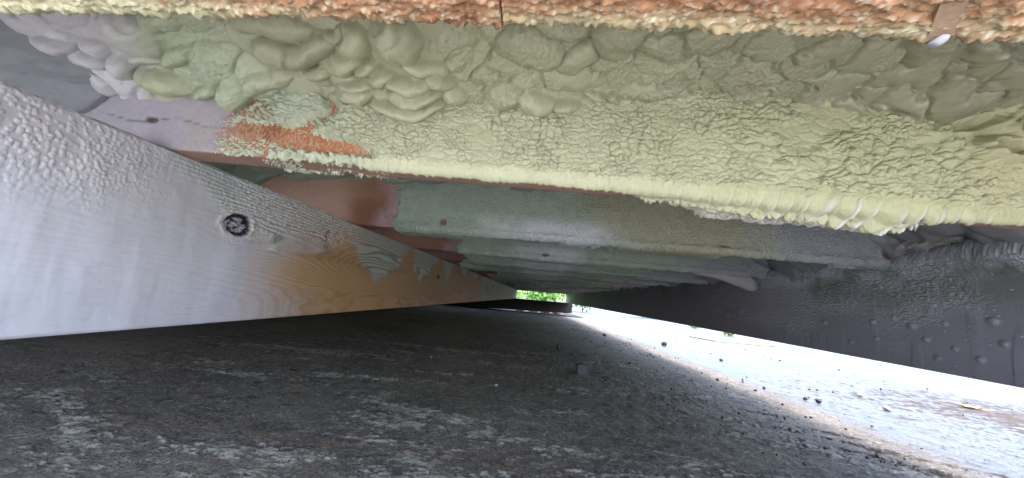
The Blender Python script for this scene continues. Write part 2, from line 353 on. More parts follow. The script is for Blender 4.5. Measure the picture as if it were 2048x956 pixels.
    c = mix(c, full(lin(212, 212, 186), X.shape), (1-body)*.5+.2*bead*ss(.3, .1, X))
    c = mix(c, full(lin(206, 190, 150), X.shape), ss(.5, .62, X)*ss(.45, .7, fbm(X*8, S*9, 3, 95))*.7)
    c = mix(c, full(lin(200, 188, 196), X.shape), und*ss(.44, .54, X)*.9)
    c = mix(c, full(lin(222, 220, 226), X.shape), np.clip(sc*np.exp(-((fr-.82)/.09)**2)*(.6+1.4*vn(ph*1.7, S*60, 86)), 0, 1)*.9)
    c = mix(c, full(lin(214, 212, 218), X.shape), ss(L1+.022, L1+.040, S+(n2-.5)*.03)*ss(.14, .22, X)*.6)
    c = c*(.90+.16*n2[..., None])
    rough = .62-.22*sm-.25*sc
    sheet('foam_coat', P, c, rough, M_COAT, parent, flip=True, skirt=(0, .004, 0))

j1 = thing('floor_joist', 'nearest full-height joist, thick cracked cream foam with bare orange patches at its left end', 'joist', 'floor joists above the crawl space')
joist_timber(1, -3.9, .93, lambda X, S, y, z: j1_timber(X, S, y, z), j1, 1500)
j1_coat_sheet(j1)

# ---- joist 2
def j2_timber(X, S, y, z):
    c = wood_cols(X, S, 140, lin(134, 98, 70), lin(98, 68, 48)); n = fbm(X*18, z*18, 4, 144)
    d = np.hypot((X+.40)/.010, (z-.190)/.006)
    c = mix(c, full(lin(104, 62, 40), X.shape), .85*ss(.085, .015, np.hypot((X+.455)*.8, (z-.185)*1.5)+(n-.5)*.03)); c = mix(c, full(lin(144, 120, 98), X.shape), .7*ss(-.50, -.60, X-(z-.2)*.8+(n-.5)*.05))
    c = mix(c, full(lin(46, 38, 34), X.shape), ss(1.1, .6, np.hypot((X+.418)/.0085, (z-.178)/.0055)))
    c = mix(c, full(lin(176, 150, 164), X.shape), ss(-.47, -.37, X+(n-.5)*.08)*ss(-.30, -.34, X)*.75)
    c = mix(c, full(lin(170, 140, 128), X.shape), ss(-.50, -.56, X+(z-.2)*.3)*.5)
    c = mix(c, full(lin(130, 58, 40), X.shape), ss(.8, .84, X))
    return c, -.0004*fbm(X*8, S*300, 3, 141)
def coat_generic(i, parent, x0, x1, nx, ns, holes=(), zt=.334, tones=(SAGE, OLIVE, GREYF), k=200, lb=-.40, rb=.80):
    xs = np.linspace(x0, x1, nx); r = .007
    L1 = zt-ZT-r; S1 = np.concatenate([np.linspace(0, L1, int(ns*.72)), np.linspace(L1+.001, L1+.052, ns-int(ns*.72))])
    X, S = np.meshgrid(xs, S1, indexing='ij'); y, z, ny, nz = profile(X, S, J_Y(i)-.001, J_SK(i), zt, r)
    und = ss(L1+.005, L1+.014, S); n = fbm(X*12, S*16, 4, k); n2 = fbm(X*50, S*60, 3, k+2)
    K = ss(lb-.05, lb+.045, X+(n-.5)*.10)*ss(rb+.06, rb, X+(n-.5)*.06)
    K = smax(K, .40*ss(lb-.10, lb, X)*(n2 > .2))
    K = K*(1-und*ss(.42, .62, n+.25*np.sin(X*9+i)))
    for hx, hz, rx, rz in holes: K = K*ss(.6, 1.3, np.hypot((X-hx)/rx, (z-hz)/rz)+(n2-.5)*.5)
    a, b, cid, f1, g1 = crackle(X, S, k+4, .0078, .0060, 1.4)
    w1, w2, wid = worley(X/.0042+n2, S/.0042, k+6); drop = ss(.62, .25, w1-(K-.5)*1.5+wid*.25)
    body = ss(.5, .85, K)
    h = body*(.0028+.0018*n+.0056*a*(.55+.45*b)+.0040*n2+.0022*ss(.6, .1, w1))+(1-body)*drop*ss(.03, .25, K)*.0013-(1-body)*(1-drop*ss(.03, .25, K))*.0036
    h = h+.004*np.exp(-((S-(L1-.001))/.006)**2)*body*(.4+.9*fbm(X*17, X*0, 2, k+9))
    P = np.stack([X, y+ny*h, z+nz*h], -1)
    c = mix(full(tones[0], X.shape), full(tones[1], X.shape), ss(.10, .26, X+(z-.2)*1.2+(n-.5)*.12)*.9)
    c = mix(c, full(tones[2], X.shape), ss(.48, .66, X+(n-.5)*.15))
    c = mix(c, full(lin(206, 204, 214), X.shape), ss(.045, .0, np.abs(z-.172))*ss(-.15, -.02, X+(n-.5)*.2)*ss(.22, .12, X)*.6)
    c = c*(.84+.26*n2[..., None]+.05*ss(.5, .2, w1)[..., None])
    sheet('foam_coat', P, c, .6-.12*n, M_COAT, parent, flip=True, skirt=(0, .004, 0))
j2 = thing('floor_joist', 'second joist back, sage green foam, reddish bare wood and small knot at its left end', 'joist', 'floor joists above the crawl space')
joist_timber(2, -3.9, .93, j2_timber, j2, 1200)
coat_generic(2, j2, -.62, .93, 900, 130, [(-.257, .176, .009, .008), (.464, .167, .012, .004)], k=210, lb=-.40, rb=.82)
j3 = thing('floor_joist', 'third joist back, grey green foam ending in a rounded drip at the dark right girder', 'joist', 'floor joists above the crawl space')
def j3_timber(X, S, y, z):
    c = wood_cols(X, S, 150, lin(126, 88, 68), lin(90, 60, 46)); n = fbm(X*14, z*14, 4, 154)
    return mix(c, full(lin(150, 124, 140), X.shape), ss(-.40, -.36, X+(n-.5)*.08)*ss(-.2, -.3, X)*.6), -.0004*fbm(X*8, S*300, 3, 151)
joist_timber(3, -3.9, .93, j3_timber, j3, 700)
coat_generic(3, j3, -.62, .93, 560, 84, [(.03, .166, .014, .006)], k=230, lb=-.33, rb=.9, tones=(SAGE*1.1, SAGE*1.05, GREYF))
def drip(parent):
    t = np.linspace(0, 1, 40)[:, None]; a = np.linspace(0, 2*math.pi, 33)[None]
    cx = .60+.24*t+0*a; cz = .150-.004*t-.034*t**2.2+0*a; R_ = (.010+.022*t**1.6)*np.sqrt(np.clip(1-((t-.80)/.2).clip(0, 1)**2, 0, 1))+1e-4
    n = fbm(cx*60, a*3, 3, 300); R_ = R_*(.9+.25*n)
    P = np.stack([cx+0*a, J_Y(3)+.012+R_*1.1*np.cos(a), cz+R_*np.sin(a)*1.05], -1)
    sheet('foam_drip', P, full(lin(150, 148, 150), P.shape[:2]), .55, M_FOAM, parent)
drip(j3)
names = ['fourth', 'fifth', 'sixth', 'seventh', 'eighth', 'ninth', 'tenth', 'eleventh', 'twelfth', 'thirteenth', 'fourteenth', 'fifteenth', 'sixteenth', 'seventeenth', 'eighteenth', 'nineteenth', 'twentieth', 'twenty-first']
for i in range(4, 22):
    nm = names[i-4]; far = i > 9
    j = thing('floor_joist', '%s joist back, %s' % (nm, 'one of the thin dark lines near the far opening' if far else 'sage overspray, low in the narrowing crawl space'), 'joist', 'floor joists above the crawl space')
    if i == 21: j['label'] = 'last joist, directly above the far green opening'
    jc = [lin(124, 86, 66), lin(108, 80, 64), lin(118, 90, 72)][i % 3]
    joist_timber(i, -3.9, .93, lambda X, S, y, z, jc=jc, i=i: (wood_cols(X, S, 160+i, jc, jc*.6), 0*X), j, 60)
    coat_generic(i, j, -.56, .93, 260 if i < 7 else 90, 36 if i < 7 else 20, [], k=240+9*i, lb=-.42+.12*math.sin(i*2.3), rb=.9, tones=(SAGE*1.15, SAGE*1.1, GREYF*1.1))

# ---- near joist: two lapped boards seen from below, coarse overspray
def near_joist():
    o = thing('edge_joist', 'rough orange edge joist right overhead, crossing the top of the picture', 'joist')
    for x0, x1, y0, y1, dz, k in ((-3.9, -.0300, .1405, .1885, .0005, 1), (-.0285, 1.0, .1360, .1850, -.0015, 2)):
        box('timber', x0, x1, y0+.002, y1-.002, ZT+dz+.002, .334, M_DEAL, o)
        xa, xb = max(x0, -.75), min(x1, .80); xs = np.linspace(xa, xb, int((xb-xa)/.0011)); s = np.linspace(0, y1-y0+.02, 62)
        X, S = np.meshgrid(xs, s, indexing='ij'); r = .005; w = y1-y0-r
        t = np.clip((S-w)/(r*1.57), 0, 1)*math.pi/2; e = np.clip(S-w-r*1.57, 0, None)
        y = y0+np.minimum(S, w)+r*np.sin(t); z = ZT+dz+r*(1-np.cos(t))+e; ny = np.sin(t); nz = -np.cos(t)
        n = fbm(X*20, S*30, 4, 400+k); n2 = fbm(X*150, S*230, 3, 404+k)
        f1, f2, c1 = worley(X/.0042+n2, S/.0016+n2, 407+k); g1, g2, c2 = worley(X/.0070+n, S/.0030+n2, 411+k)
        foam = ss(-.17, -.24, X+(n-.5)*.08) if k == 1 else ss(.14, .30, X+(n-.5)*.10)*.75
        r1 = np.abs(fbm(X*120, S*330, 4, 420+k, .6)-.5); r2 = fbm(X*55, S*140, 4, 424+k, .65); h = .0004+.0005*ss(.6, .1, f1)*c1*(r2 > .45)+.0020*ss(.40, .66, r2)+.0016*ss(.12, .0, r1)+foam*.003*n
        h = h+ss(w-.006, w+.004, S)*.0014*ss(.6, .1, worley(X/.005, S/.005, 415+k)[0])
        fleck = ss(.42, .22, f1)*(c1 > .52-.35*foam)
        c = mix(full(lin(162, 120, 86), X.shape), full(lin(128, 90, 60), X.shape), ss(.40, .65, n2)*.8)
        c = mix(c, full(lin(196, 160, 134), X.shape), ss(.06, .0, r1)*.45)
        edge = ss(w-.012, w+.002, S+(n2-.5)*.012)
        c = mix(c, full(lin(188, 187, 148), X.shape), np.clip(foam*.8*ss(.3, .6, n2+.2*foam)+edge*.6*ss(.3, .55, n), 0, 1))
        c = mix(c, full(lin(208, 204, 182), X.shape), np.clip(fleck*(.45+.4*edge+.4*foam), 0, .9))
        sheet('overspray', np.stack([X, y+ny*h, z+nz*h], -1), c, .85, M_COAT, o, flip=True, skirt=(0, 0, .004))
    # grey batten end and white plug where the boards are patched on the right
    bt = box('batten', -.0045, .0045, -.0175, .0115, -.0035, .005, flatmat('grey_batten', lin(152, 130, 108), .8, .2, 120), o); bt.location = (.1875, .1735, ZT-.0005); bt.rotation_euler = (0, 0, -.62)
    me = stone_mesh('foam_plug', (.0036, .0050, .0022), 5); 
    for p in me.polygons: p.use_smooth = True
    q = link('foam_plug', me, o, flatmat('white_foam', lin(168, 170, 178), .6, .1, 200)); q.location = (.1945, .1835, ZT-.0045)
near_joist()

# ================================================================== foam in the bays
CX = np.array([-.9, -.62, -.462, -.387, -.322, -.224, -.15, -.113, -.039, .021, .066, .166, .199, .299, .359, .436, .528, .625, 1.0])
CZ = np.array([.235, .232, .235, .235, .251, .231, .223, .251, .254, .252, .27, .271, .289, .283, .295, .273, .274, .31, .32])
LOBES = [(-0.6,0.209,32.7,-13.3,-28.5,-12.5,2),(-0.616,0.274,21.6,-10.3,-44.1,-8.1,1.5),(-0.583,0.14,36.9,-13.2,-32.7,-18.3,1.5),(-0.56,0.206,39.4,-16.4,-50.2,-13.8,1.2),(-0.545,0.11,34.5,-15.5,-48,-6.4,1.8),(-0.5,0.26,22.2,-8.2,-22.1,-8,2),(-0.504,0.164,48.7,-13.5,-11.2,-26.1,1.5),(-0.495,0.052,23.9,-7.3,-23.5,-14.4,2.4),(-0.463,0.172,43.8,-9.3,6.5,-28.9,1.6),(-0.448,0.311,33.4,-9.3,-7.6,-17,1.4),(-0.451,0.023,67.4,-12.6,6.7,-27,1.5),(-0.414,0.023,23.3,-14.6,-48.9,0.4,2.6),(-0.414,0.151,26.4,-4.9,1.1,-11.3,1.2),(-0.366,0.058,25.9,-2.3,8.6,-21.6,1.9),(-0.314,0.311,18.5,-3.9,-6.9,-16.1,2.2),(-0.328,0.179,32.9,-9.1,-25.8,-11.9,2.2),(-0.287,0.208,22.7,-1,26.9,-17.2,2.4),(-0.286,0.113,54.1,-7,23.4,-29,1.6),(-0.236,0.316,50.4,-5.9,12.5,-26.2,1.8),(-0.223,0.303,47.4,-5.2,7.8,-16.3,2.2),(-0.175,0.322,29.1,-8.3,-22.8,-9.3,2.6),(-0.245,0.19,53.3,-6.1,11.5,-19.1,2.1),(-0.218,0.193,89.3,-8.8,13.1,-21.5,1.9),(-0.201,0.157,47.6,-13.5,-37,-15,2.1),(-0.239,0.095,35.1,-4.4,12.8,-30.1,1.9),(-0.252,0.031,36,-5.7,5.5,-25.7,1.7),(-0.174,0.137,33.4,-3.2,-4.7,-22.7,2.2),(-0.137,0.147,43.6,-4.9,-30.8,-23.8,2),(-0.169,0.076,31.2,-2.4,-1.8,-26.7,2.2),(-0.183,0.008,22.1,-2.4,4.2,-29.8,2),(-0.124,0.062,66,-2.7,-12.6,-21.6,1.4),(-0.151,0.207,31.6,-3.6,-20.9,-20.6,1.4),(-0.093,0.199,28,-0.9,-2.2,-11.4,0.8),(-0.051,0.181,27.3,-1.5,-5.3,-12.4,0.9),(-0.108,0.268,28.6,-6.2,-25.8,-9.8,0.7),(-0.027,0.274,22,-2.6,-16.1,-10.7,2),(0.005,0.346,30.7,0.8,1.4,-19.9,1.6),(-0.059,0.048,31.1,1.1,13,-14.3,2.1),(-0.076,0.006,53.7,-1,2.6,-21.5,1.8),(-0.02,0.033,30.2,-1.7,-10.6,-15.8,2.1),(0.017,0.017,50.5,0.3,-13.3,-27.5,1.7),(0.055,0.039,81.6,3.9,-17.5,-33.7,1.4),(0.078,0.024,85,5.2,-9.7,-36.9,1.3),(0.016,0.148,22.9,-0.4,-13.7,-16.1,0.9),(0.129,0.046,22.7,1.5,-3.3,-17.4,1.4),(0.067,0.314,25.1,6,22.8,-7.9,2.2),(0.031,0.236,28.1,5.2,31.5,-14.5,1.5),(0.127,0.257,25,1.4,-6.1,-13.5,1.8),(0.101,0.357,26.1,3.6,14.5,-15.3,1.6),(0.232,0.004,16.6,1.9,0.3,-21.1,1.5),(0.245,0.127,19.6,2.8,1.9,-14.1,1.1),(0.138,0.153,23.5,1.8,-6.1,-16.3,0.9),(0.331,0.037,32.9,8.4,15.8,-12.5,1.4),(0.391,0.029,25.6,4.6,5.6,-27,1.4),(0.165,0.275,25.7,6.7,22.7,-7.6,1.7),(0.233,0.269,23.6,6.9,26.7,-7.6,1.6),(0.294,0.294,25.3,8.1,23.1,-7.5,1.7),(0.353,0.276,24.1,9.1,28.9,-5.2,1.5),(0.398,0.324,21.3,10,36.9,-4,1.7),(0.457,0.316,20.1,10.1,31.4,-2.8,1.6),(0.332,0.146,20.7,4.7,-0.5,-13.1,1),(0.404,0.165,21.6,5.9,14.9,-12.5,1),(0.457,0.062,25.8,5.7,-9.9,-21.7,1.5),(0.49,0.153,18.3,7.1,13.3,-8.1,1.5),(0.516,0.24,26.4,13.3,22.2,-1,1.5),(0.651,-0.057,29.2,11.6,0,-12,1.4),(0.586,-0.05,33.4,11.4,-35.9,-24.7,1)]
def bay1():
    xs = np.linspace(-.80, .93, 1300); ws = np.linspace(-.12, 1.02, 270); X, W = np.meshgrid(xs, ws, indexing='ij')
    z0 = np.mean([np.interp(xs+d, CX, CZ) for d in np.array([-1.5, -.75, 0, .75, 1.5])*.02], axis=0)[:, None]
    Yf = .462+.0585*X; Y = Yf+(.185-Yf)*W; Z = z0+(.325-z0)*(1-(1-np.clip(W, 0, 1))**1.7)+np.minimum(W, 0)*.1
    n = fbm(X*14, W*4, 4, 500); n2 = fbm(X*90, W*26, 3, 503); m3 = fbm(X*48, W*13, 3, 505)-.5; m4 = fbm(X*48+9, W*13+4, 3, 509)-.5; rt = .6+1.0*ss(-.05, .25, X); wx = X+((n-.5)*.030+m3*.013)*rt; wy = W+((fbm(X*14+5, W*4+3, 4, 507)-.5)*.12+m4*.05)*rt
    Hh = np.full(X.shape, 0.)+.004*n; Hs = np.full(X.shape, -1.); who = np.zeros(X.shape)
    lob = list(LOBES)
    for q in range(190):
        x = rng.uniform(-.78, .9); v = rng.uniform(-.05, 1.); a = rng.uniform(24, 60); b = rng.uniform(7, 17); th = rng.uniform(-.5, .5); lob.append((x, v, a*math.cos(th), b*math.sin(th), -a*math.sin(th)*.8, b*math.cos(th), rng.uniform(.55, 1.15)))
    for q, (cx, cw, a, b, c_, d_, h) in enumerate(lob):
        # work on the columns a lobe can reach
        det = abs(a*d_-b*c_)+1e-6; rx = math.hypot(b, d_)/det*1.15+.03; i0, i1 = np.searchsorted(xs, (cx-rx, cx+rx))
        if i1 <= i0: continue
        dx = wx[i0:i1]-cx; dw = wy[i0:i1]-cw; d2 = (a*dx+b*dw)**2+(c_*dx+d_*dw)**2
        hh = (.0115-.0035*(cx > .08))*h*(np.clip(1-d2*.94, 0, 1)**.62)+.0022*h-(d2 > 1.05)*1.
        cur = Hh[i0:i1]; m = hh > cur; Hs[i0:i1] = np.where(m, cur, np.maximum(Hs[i0:i1], hh)); Hh[i0:i1] = np.where(m, hh, cur); who[i0:i1] = np.where(m, q+1, who[i0:i1])
    Hh = Hh-.0055*np.exp(-((Hh-Hs)/.0011)**2)*ss(.35, .5, fbm(X*20, W*6, 3, 513)+.06)
    tone = _h(who, who*3, 9)
    rough_zone = np.clip(ss(.055, .02, np.hypot((X+.07)*.55, (W-.17)*.16))+ss(.45, .62, fbm(X*7, W*3, 3, 511))*ss(.62, .2, W)*ss(-.2, 0, X)+ss(.05, .02, np.hypot((X+.42)*.7, (W-.15)*.12)), 0, 1)
    f1, f2, cid = worley(X/.0045+n2*1.2, W/.016+n2, 515); rg = ss(.55, .1, f1)*(cid > .25)
    Hh = Hh+rough_zone*(.0022*rg+.0016*n2)+.0009*n2
    s1, s2, sid = worley(X/.021+n*1.5, W/.075+m4*1.2, 518); Hh = Hh+.0028*(1-.5*ss(.2, .4, X))*np.clip(1-s1**2*1.3, 0, 1)**.6*(.3+sid)*(1-.6*rough_zone)
    # wrinkled skin with glossy folds on the right
    wr = ss(.02, .16, X)*ss(.25, .5, W+(n-.5)*.3); fold = fbm((X*.72+W*.20)*34, (X*.3-W*.27)*150, 3, 520); fold2 = fbm((X*.8+W*.18)*26, (X*.35-W*.25)*240, 3, 521); Hh = Hh+wr*(.0062*ss(.50, .64, fold)+.0026*ss(.5, .62, fold2))
    Hh = Hh+.0025*(fbm(X*40, W*14, 3, 523)-.5)
    nv = np.array([0, -.55, -.835]); P = np.stack([X, Y+nv[1]*Hh, Z+nv[2]*Hh], -1)
    c = mix(full(CREAM*.93, X.shape), full(OLIVE, X.shape), np.clip(ss(-.1, .5, X+(n-.5)*.2)*.75+(1-tone)*.12, 0, 1))
    c = mix(c, full(lin(186, 198, 172), X.shape), ss(.08, .02, np.hypot((X+.42)*.7, (W-.17)*.2)+(n-.5)*.05)*.8)
    c = mix(c, full(lin(206, 206, 216), X.shape), ss(-.47, -.55, X+(.2-W)*.12+(n-.5)*.08)*.8)
    c = mix(c, full(lin(186, 176, 150), X.shape), ss(.30, .5, X)*ss(.45, .65, fbm(X*6, W*2, 3, 530))*.5)
    c = c*(.93+.10*tone[..., None])
    o = sheet('spray_foam', P, c, .46-.20*wr*ss(.45, .6, fold)-.10*ss(-.1, .2, X)+.2*rough_zone, M_FOAM, None, flip=False, skirt=(0, 0, .012))
    tag(o, 'lumpy cream spray foam bulging between the orange edge joist and the nearest cracked joist', 'spray foam', 'spray foam in the joist bays')
bay1()
def bay_fill_left():
    # grey foam closing the first bay above the left girder
    us = np.linspace(0, 1, 300); ys = np.linspace(.19, .47, 240); U, Y = np.meshgrid(us, ys, indexing='ij')
    Z = .138+U*.185; X = -.547-(.246-Z)*1.3-.03*np.sin(U*3.1)-1.5*np.clip(.425-Y, 0, .09)
    n = fbm(Y*16, Z*18, 4, 540); f1, f2, c1 = worley(Y/.042+n*1.3, Z/.030+n, 543); h = .008*np.exp(-f1**2*2.2)+.016*n+.005*fbm(Y*50, Z*50, 3, 547)+.0012*fbm(Y*150, Z*150, 3, 549)
    P = np.stack([X+h*.8, Y, Z-h*.6], -1)
    c = mix(full(lin(138, 141, 148), U.shape), full(lin(112, 118, 122), U.shape), n)
    tag(sheet('spray_foam', P, c, .6, M_FOAM, None, skirt=(-.03, 0, .01)), 'dull grey spray foam packed above the white left girder, at the top left corner', 'spray foam', 'spray foam in the joist bays')
bay_fill_left()
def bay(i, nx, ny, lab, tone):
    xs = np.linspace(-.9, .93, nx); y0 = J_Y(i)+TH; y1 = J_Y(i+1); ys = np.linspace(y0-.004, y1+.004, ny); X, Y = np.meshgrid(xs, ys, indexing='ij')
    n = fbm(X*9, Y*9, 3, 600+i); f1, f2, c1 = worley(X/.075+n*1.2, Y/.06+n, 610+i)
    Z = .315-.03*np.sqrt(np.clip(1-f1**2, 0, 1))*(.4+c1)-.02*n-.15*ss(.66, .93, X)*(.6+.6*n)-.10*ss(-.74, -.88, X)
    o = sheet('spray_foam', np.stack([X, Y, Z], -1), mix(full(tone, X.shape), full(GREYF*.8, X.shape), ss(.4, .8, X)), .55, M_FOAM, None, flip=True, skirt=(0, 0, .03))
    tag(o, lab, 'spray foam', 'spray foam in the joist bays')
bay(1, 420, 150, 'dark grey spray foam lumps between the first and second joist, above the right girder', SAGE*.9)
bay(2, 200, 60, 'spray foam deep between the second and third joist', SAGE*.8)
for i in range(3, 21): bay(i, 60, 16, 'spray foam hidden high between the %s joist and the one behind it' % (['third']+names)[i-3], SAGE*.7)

# ================================================================== girders
def left_girder():
    o = thing('girder_beam', 'long timber girder on the left, sprayed white nearby and bare tan wood farther in', 'beam', 'girders carrying the joists')
    Y0, Y1 = .10, 3.36
    inv = np.linspace(1/.215, 1/Y1, 900); ys = np.concatenate([np.linspace(Y0, .214, 40), 1/inv]); zs = np.linspace(ZB, ZT, 236)
    Y, Z = np.meshgrid(ys, zs, indexing='ij')
    # ---- grain field bending round the knot
    kx, kz = .571, .074; dy = (Y-kx)/.030; dz = (Z-kz)/.018; r = np.hypot(dy, dz)
    n1 = fbm(Y*1.6+2, Z*9, 4, 700); n2 = fbm(Y*9, Z*40, 4, 703); n3 = fbm(Y*30, Z*32, 4, 705)
    field = Z/.0075+9*n1+14*np.exp(-((Y-1.15)/.45)**2-((Z-.03)/.045)**2)*1.0-3.4*np.exp(-r*.55)*np.sign(dz+.15)+5*ss(.2, 1., Y)*((Z-.08)/.1)**2
    fr = field-np.floor(field); line = ss(.30, .06, np.abs(fr-.5)*2*.5+.0)*(.4+.6*n2)
    late = np.clip(fr**2.5, 0, 1)
    # ---- masks
    wn = fbm(Y*12, Z*14, 4, 710)-.5; low = np.clip(( .09-Z)/.17, 0, 1)
    wood = ss(.52, .86, Y+wn*.20+low*.00-.18*ss(.0, -.084, Z)*.2)
    wood = wood*ss(.575, .62, Y)+0.
    film = np.clip(1-wood, 0, 1)
    tongue = ss(1.15, .8, np.hypot((Y-.70)/.14, (Z-.062)/.016)+wn*.6); film = smax(film, tongue*.5)
    def tri(A, ya, yb, yt, zt, soft, amp=1.):
        half = np.where(Y < yt, (Y-ya)/(yt-ya), (yb-Y)/(yb-yt)); depth = zt+(ZT+.004-zt)*(1-np.clip(half, 0, 1))
        return amp*ss(-soft, soft, Z-depth+wn*.09+(n3-.5)*.05)*(half > 0)
    T = tri(0, .40, 1.08, .66, .055, .020); T = smax(T, tri(0, .90, 1.45, 1.12, -.010, .022, .9)); T = smax(T, tri(0, 1.40, 1.84, 1.56, .035, .016, .85)); T = smax(T, tri(0, 1.90, 2.25, 2.05, .07, .012)); T = smax(T, tri(0, 2.36, 2.72, 2.52, .085, .012)); T = smax(T, tri(0, 2.86, 3.15, 3.0, .10, .012))
    # ---- colours
    c = mix(full(lin(178, 142, 98), Y.shape), full(lin(126, 96, 62), Y.shape), np.clip(line*.55+.25*late+.5*(n1-.4), 0, 1))
    c = mix(c, full(lin(120, 84, 60), Y.shape), ss(.56, .72, fbm(Y*3, Z*16, 3, 720))*.35)
    white = mix(full(lin(188, 185, 190), Y.shape), full(lin(174, 173, 182), Y.shape), n1)
    white = mix(white, full(lin(198, 198, 208), Y.shape), ss(.45, .75, fbm(Y*22, Z*8, 3, 724))*.35)
    c = mix(c, white, film*(1-.14*line*ss(.40, .7, Y)))
    # droplets
    w1, w2, wid = worley(Y/.0052+n3, Z/.0044+n3, 730); dr = ss(.60, .25, w1)*(wid > .25)
    near_sp = ss(.46, .36, Y+wn*.08)*ss(.02, .10, Z+wn*.08)
    spk = ss(.50, .60, Y)*ss(1.02, .9, Y)*ss(.045, .09, Z+wn*.05-(Y-.7)*.1)
    speck = ss(.35, .2, w1)*(wid > .80)
    g = mix(full(lin(180, 194, 186), Y.shape), full(lin(126, 140, 130), Y.shape), np.clip(line+.2, 0, 1)*.8)
    Td = np.clip(T*(.55+.6*(dr > .3)+.5*ss(.9, 1.3, Y)), 0, 1); c = mix(c, g, Td*(.9-.35*line)); c = mix(c, full(lin(210, 206, 206), Y.shape), np.clip(spk*dr*.85, 0, 1))
    c = mix(c, full(lin(120, 112, 104), Y.shape), T*line*.8)
    # knot
    rk = np.hypot((Y-kx)/.025, (Z-kz)/.0165); ang = np.arctan2((Z-kz)/.0165, (Y-kx)/.025); rk = rk*(1+.05*np.sin(3*ang+1)+.22*(fbm(Y*90, Z*110, 3, 741)-.5)); kn = fbm(Y*160, Z*200, 3, 740)
    ring = ss(.26, .10, np.abs(rk-.92))*ss(.28, .5, kn+.25*np.sin(ang*1.0+.6)+.12); inner = ss(.20, .05, np.abs(np.hypot((Y-kx+.006)/.012, (Z-kz+.002)/.0095)-.8))*ss(-.2, .4, np.sin(ang-1.2))
    strip = ss(.95, .7, rk)*ss(.3, .1, np.abs(np.sin((Y-kx)*900+4*kn)))*ss(kx+.002, kx+.007, Y); kd = np.clip(ring+inner*.9+strip*.8+ss(.9, .6, rk)*ss(.56, .64, kn), 0, 1)
    c = mix(c, full(lin(140, 138, 152), Y.shape), ss(1.15, .9, rk)*.75); c = mix(c, full(lin(24, 20, 34), Y.shape), np.clip(kd*1.2, 0, 1))
    k2 = np.hypot((Y-1.87)/.035, (Z-.058)/.012); c = mix(c, full(lin(40, 28, 22), Y.shape), ss(1.1, .7, k2)*ss(.2, .6, fbm(Y*40, Z*100, 2, 745)+.2))
    red = ss(.0042, .0015, np.abs(Y-.825-.12*(Z-.10)-.004*np.sin(Z*300)))*ss(.082, .086, Z)*ss(.114, .110, Z); c = mix(c, full(lin(150, 24, 16), Y.shape), red)
    scr = ss(.0008, .0002, np.abs(Z-.042-.003*np.sin(Y*70)))*ss(.018, .01, np.abs(Y-.66)); c = mix(c, full(lin(226, 222, 214), Y.shape), scr)
    lip = ss(.006, 0, ZT-Z); c = mix(c, full(lin(120, 96, 78), Y.shape), lip*.5*ss(.5, .7, n3))
    # ---- relief
    h = -.0010*line*(.15+.85*ss(.45, .9, Y))-.0040*kd-.0030*ss(1.1, .85, rk)+.0040*ss(1.0, .8, rk)*(kn-.3)+.0018*np.exp(-((rk-1.35)/.18)**2)
    h = h+near_sp*dr*.0012+spk*dr*.0016+.0022*near_sp*n3+T*(.0012+.0007*dr)
    h = h+film*.0016*(n3-.5)+.0005*fbm(Y*34, Z*3, 2, 750)*film+.0009*(fbm(Y*60, Z*14, 3, 752)-.5)
    crk = ss(.05, .0, np.abs(fbm(Y*14, Z*130, 3, 760)-.5))*ss(.03, -.03, Z)*ss(.52, .6, fbm(Y*30, Z*10, 2, 762)); h = h-crk*.0003*film
    h = h-.0025*ss(.004, 0, ZT-Z)-.002*ss(.003, 0, Z-ZB)
    P = np.stack([-.496+h, Y, Z], -1)
    # solid board: dense face plus back
    sheet('timber', P, c, .60-.14*film+.1*T, M_GIRD, o, flip=True, skirt=(-.043, 0, 0))
    # spliced length, whiter board
    ys = 1/np.linspace(1/3.372, 1/10.5, 150); zs = np.linspace(ZB, ZT, 60); Y, Z = np.meshgrid(ys, zs, indexing='ij')
    n = fbm(Y*3, Z*30, 4, 770); c = mix(full(lin(170, 160, 146), Y.shape), full(lin(130, 120, 108), Y.shape), n)
    c = mix(c, full(MINT*.9, Y.shape), ss(.03, .08, Z+(.05*np.sin(Y*12.6)))*.4)
    sheet('timber', np.stack([-.4985+.002*n, Y, Z], -1), c, .7, M_GIRD, o, flip=True, skirt=(-.043, 0, 0))
left_girder()

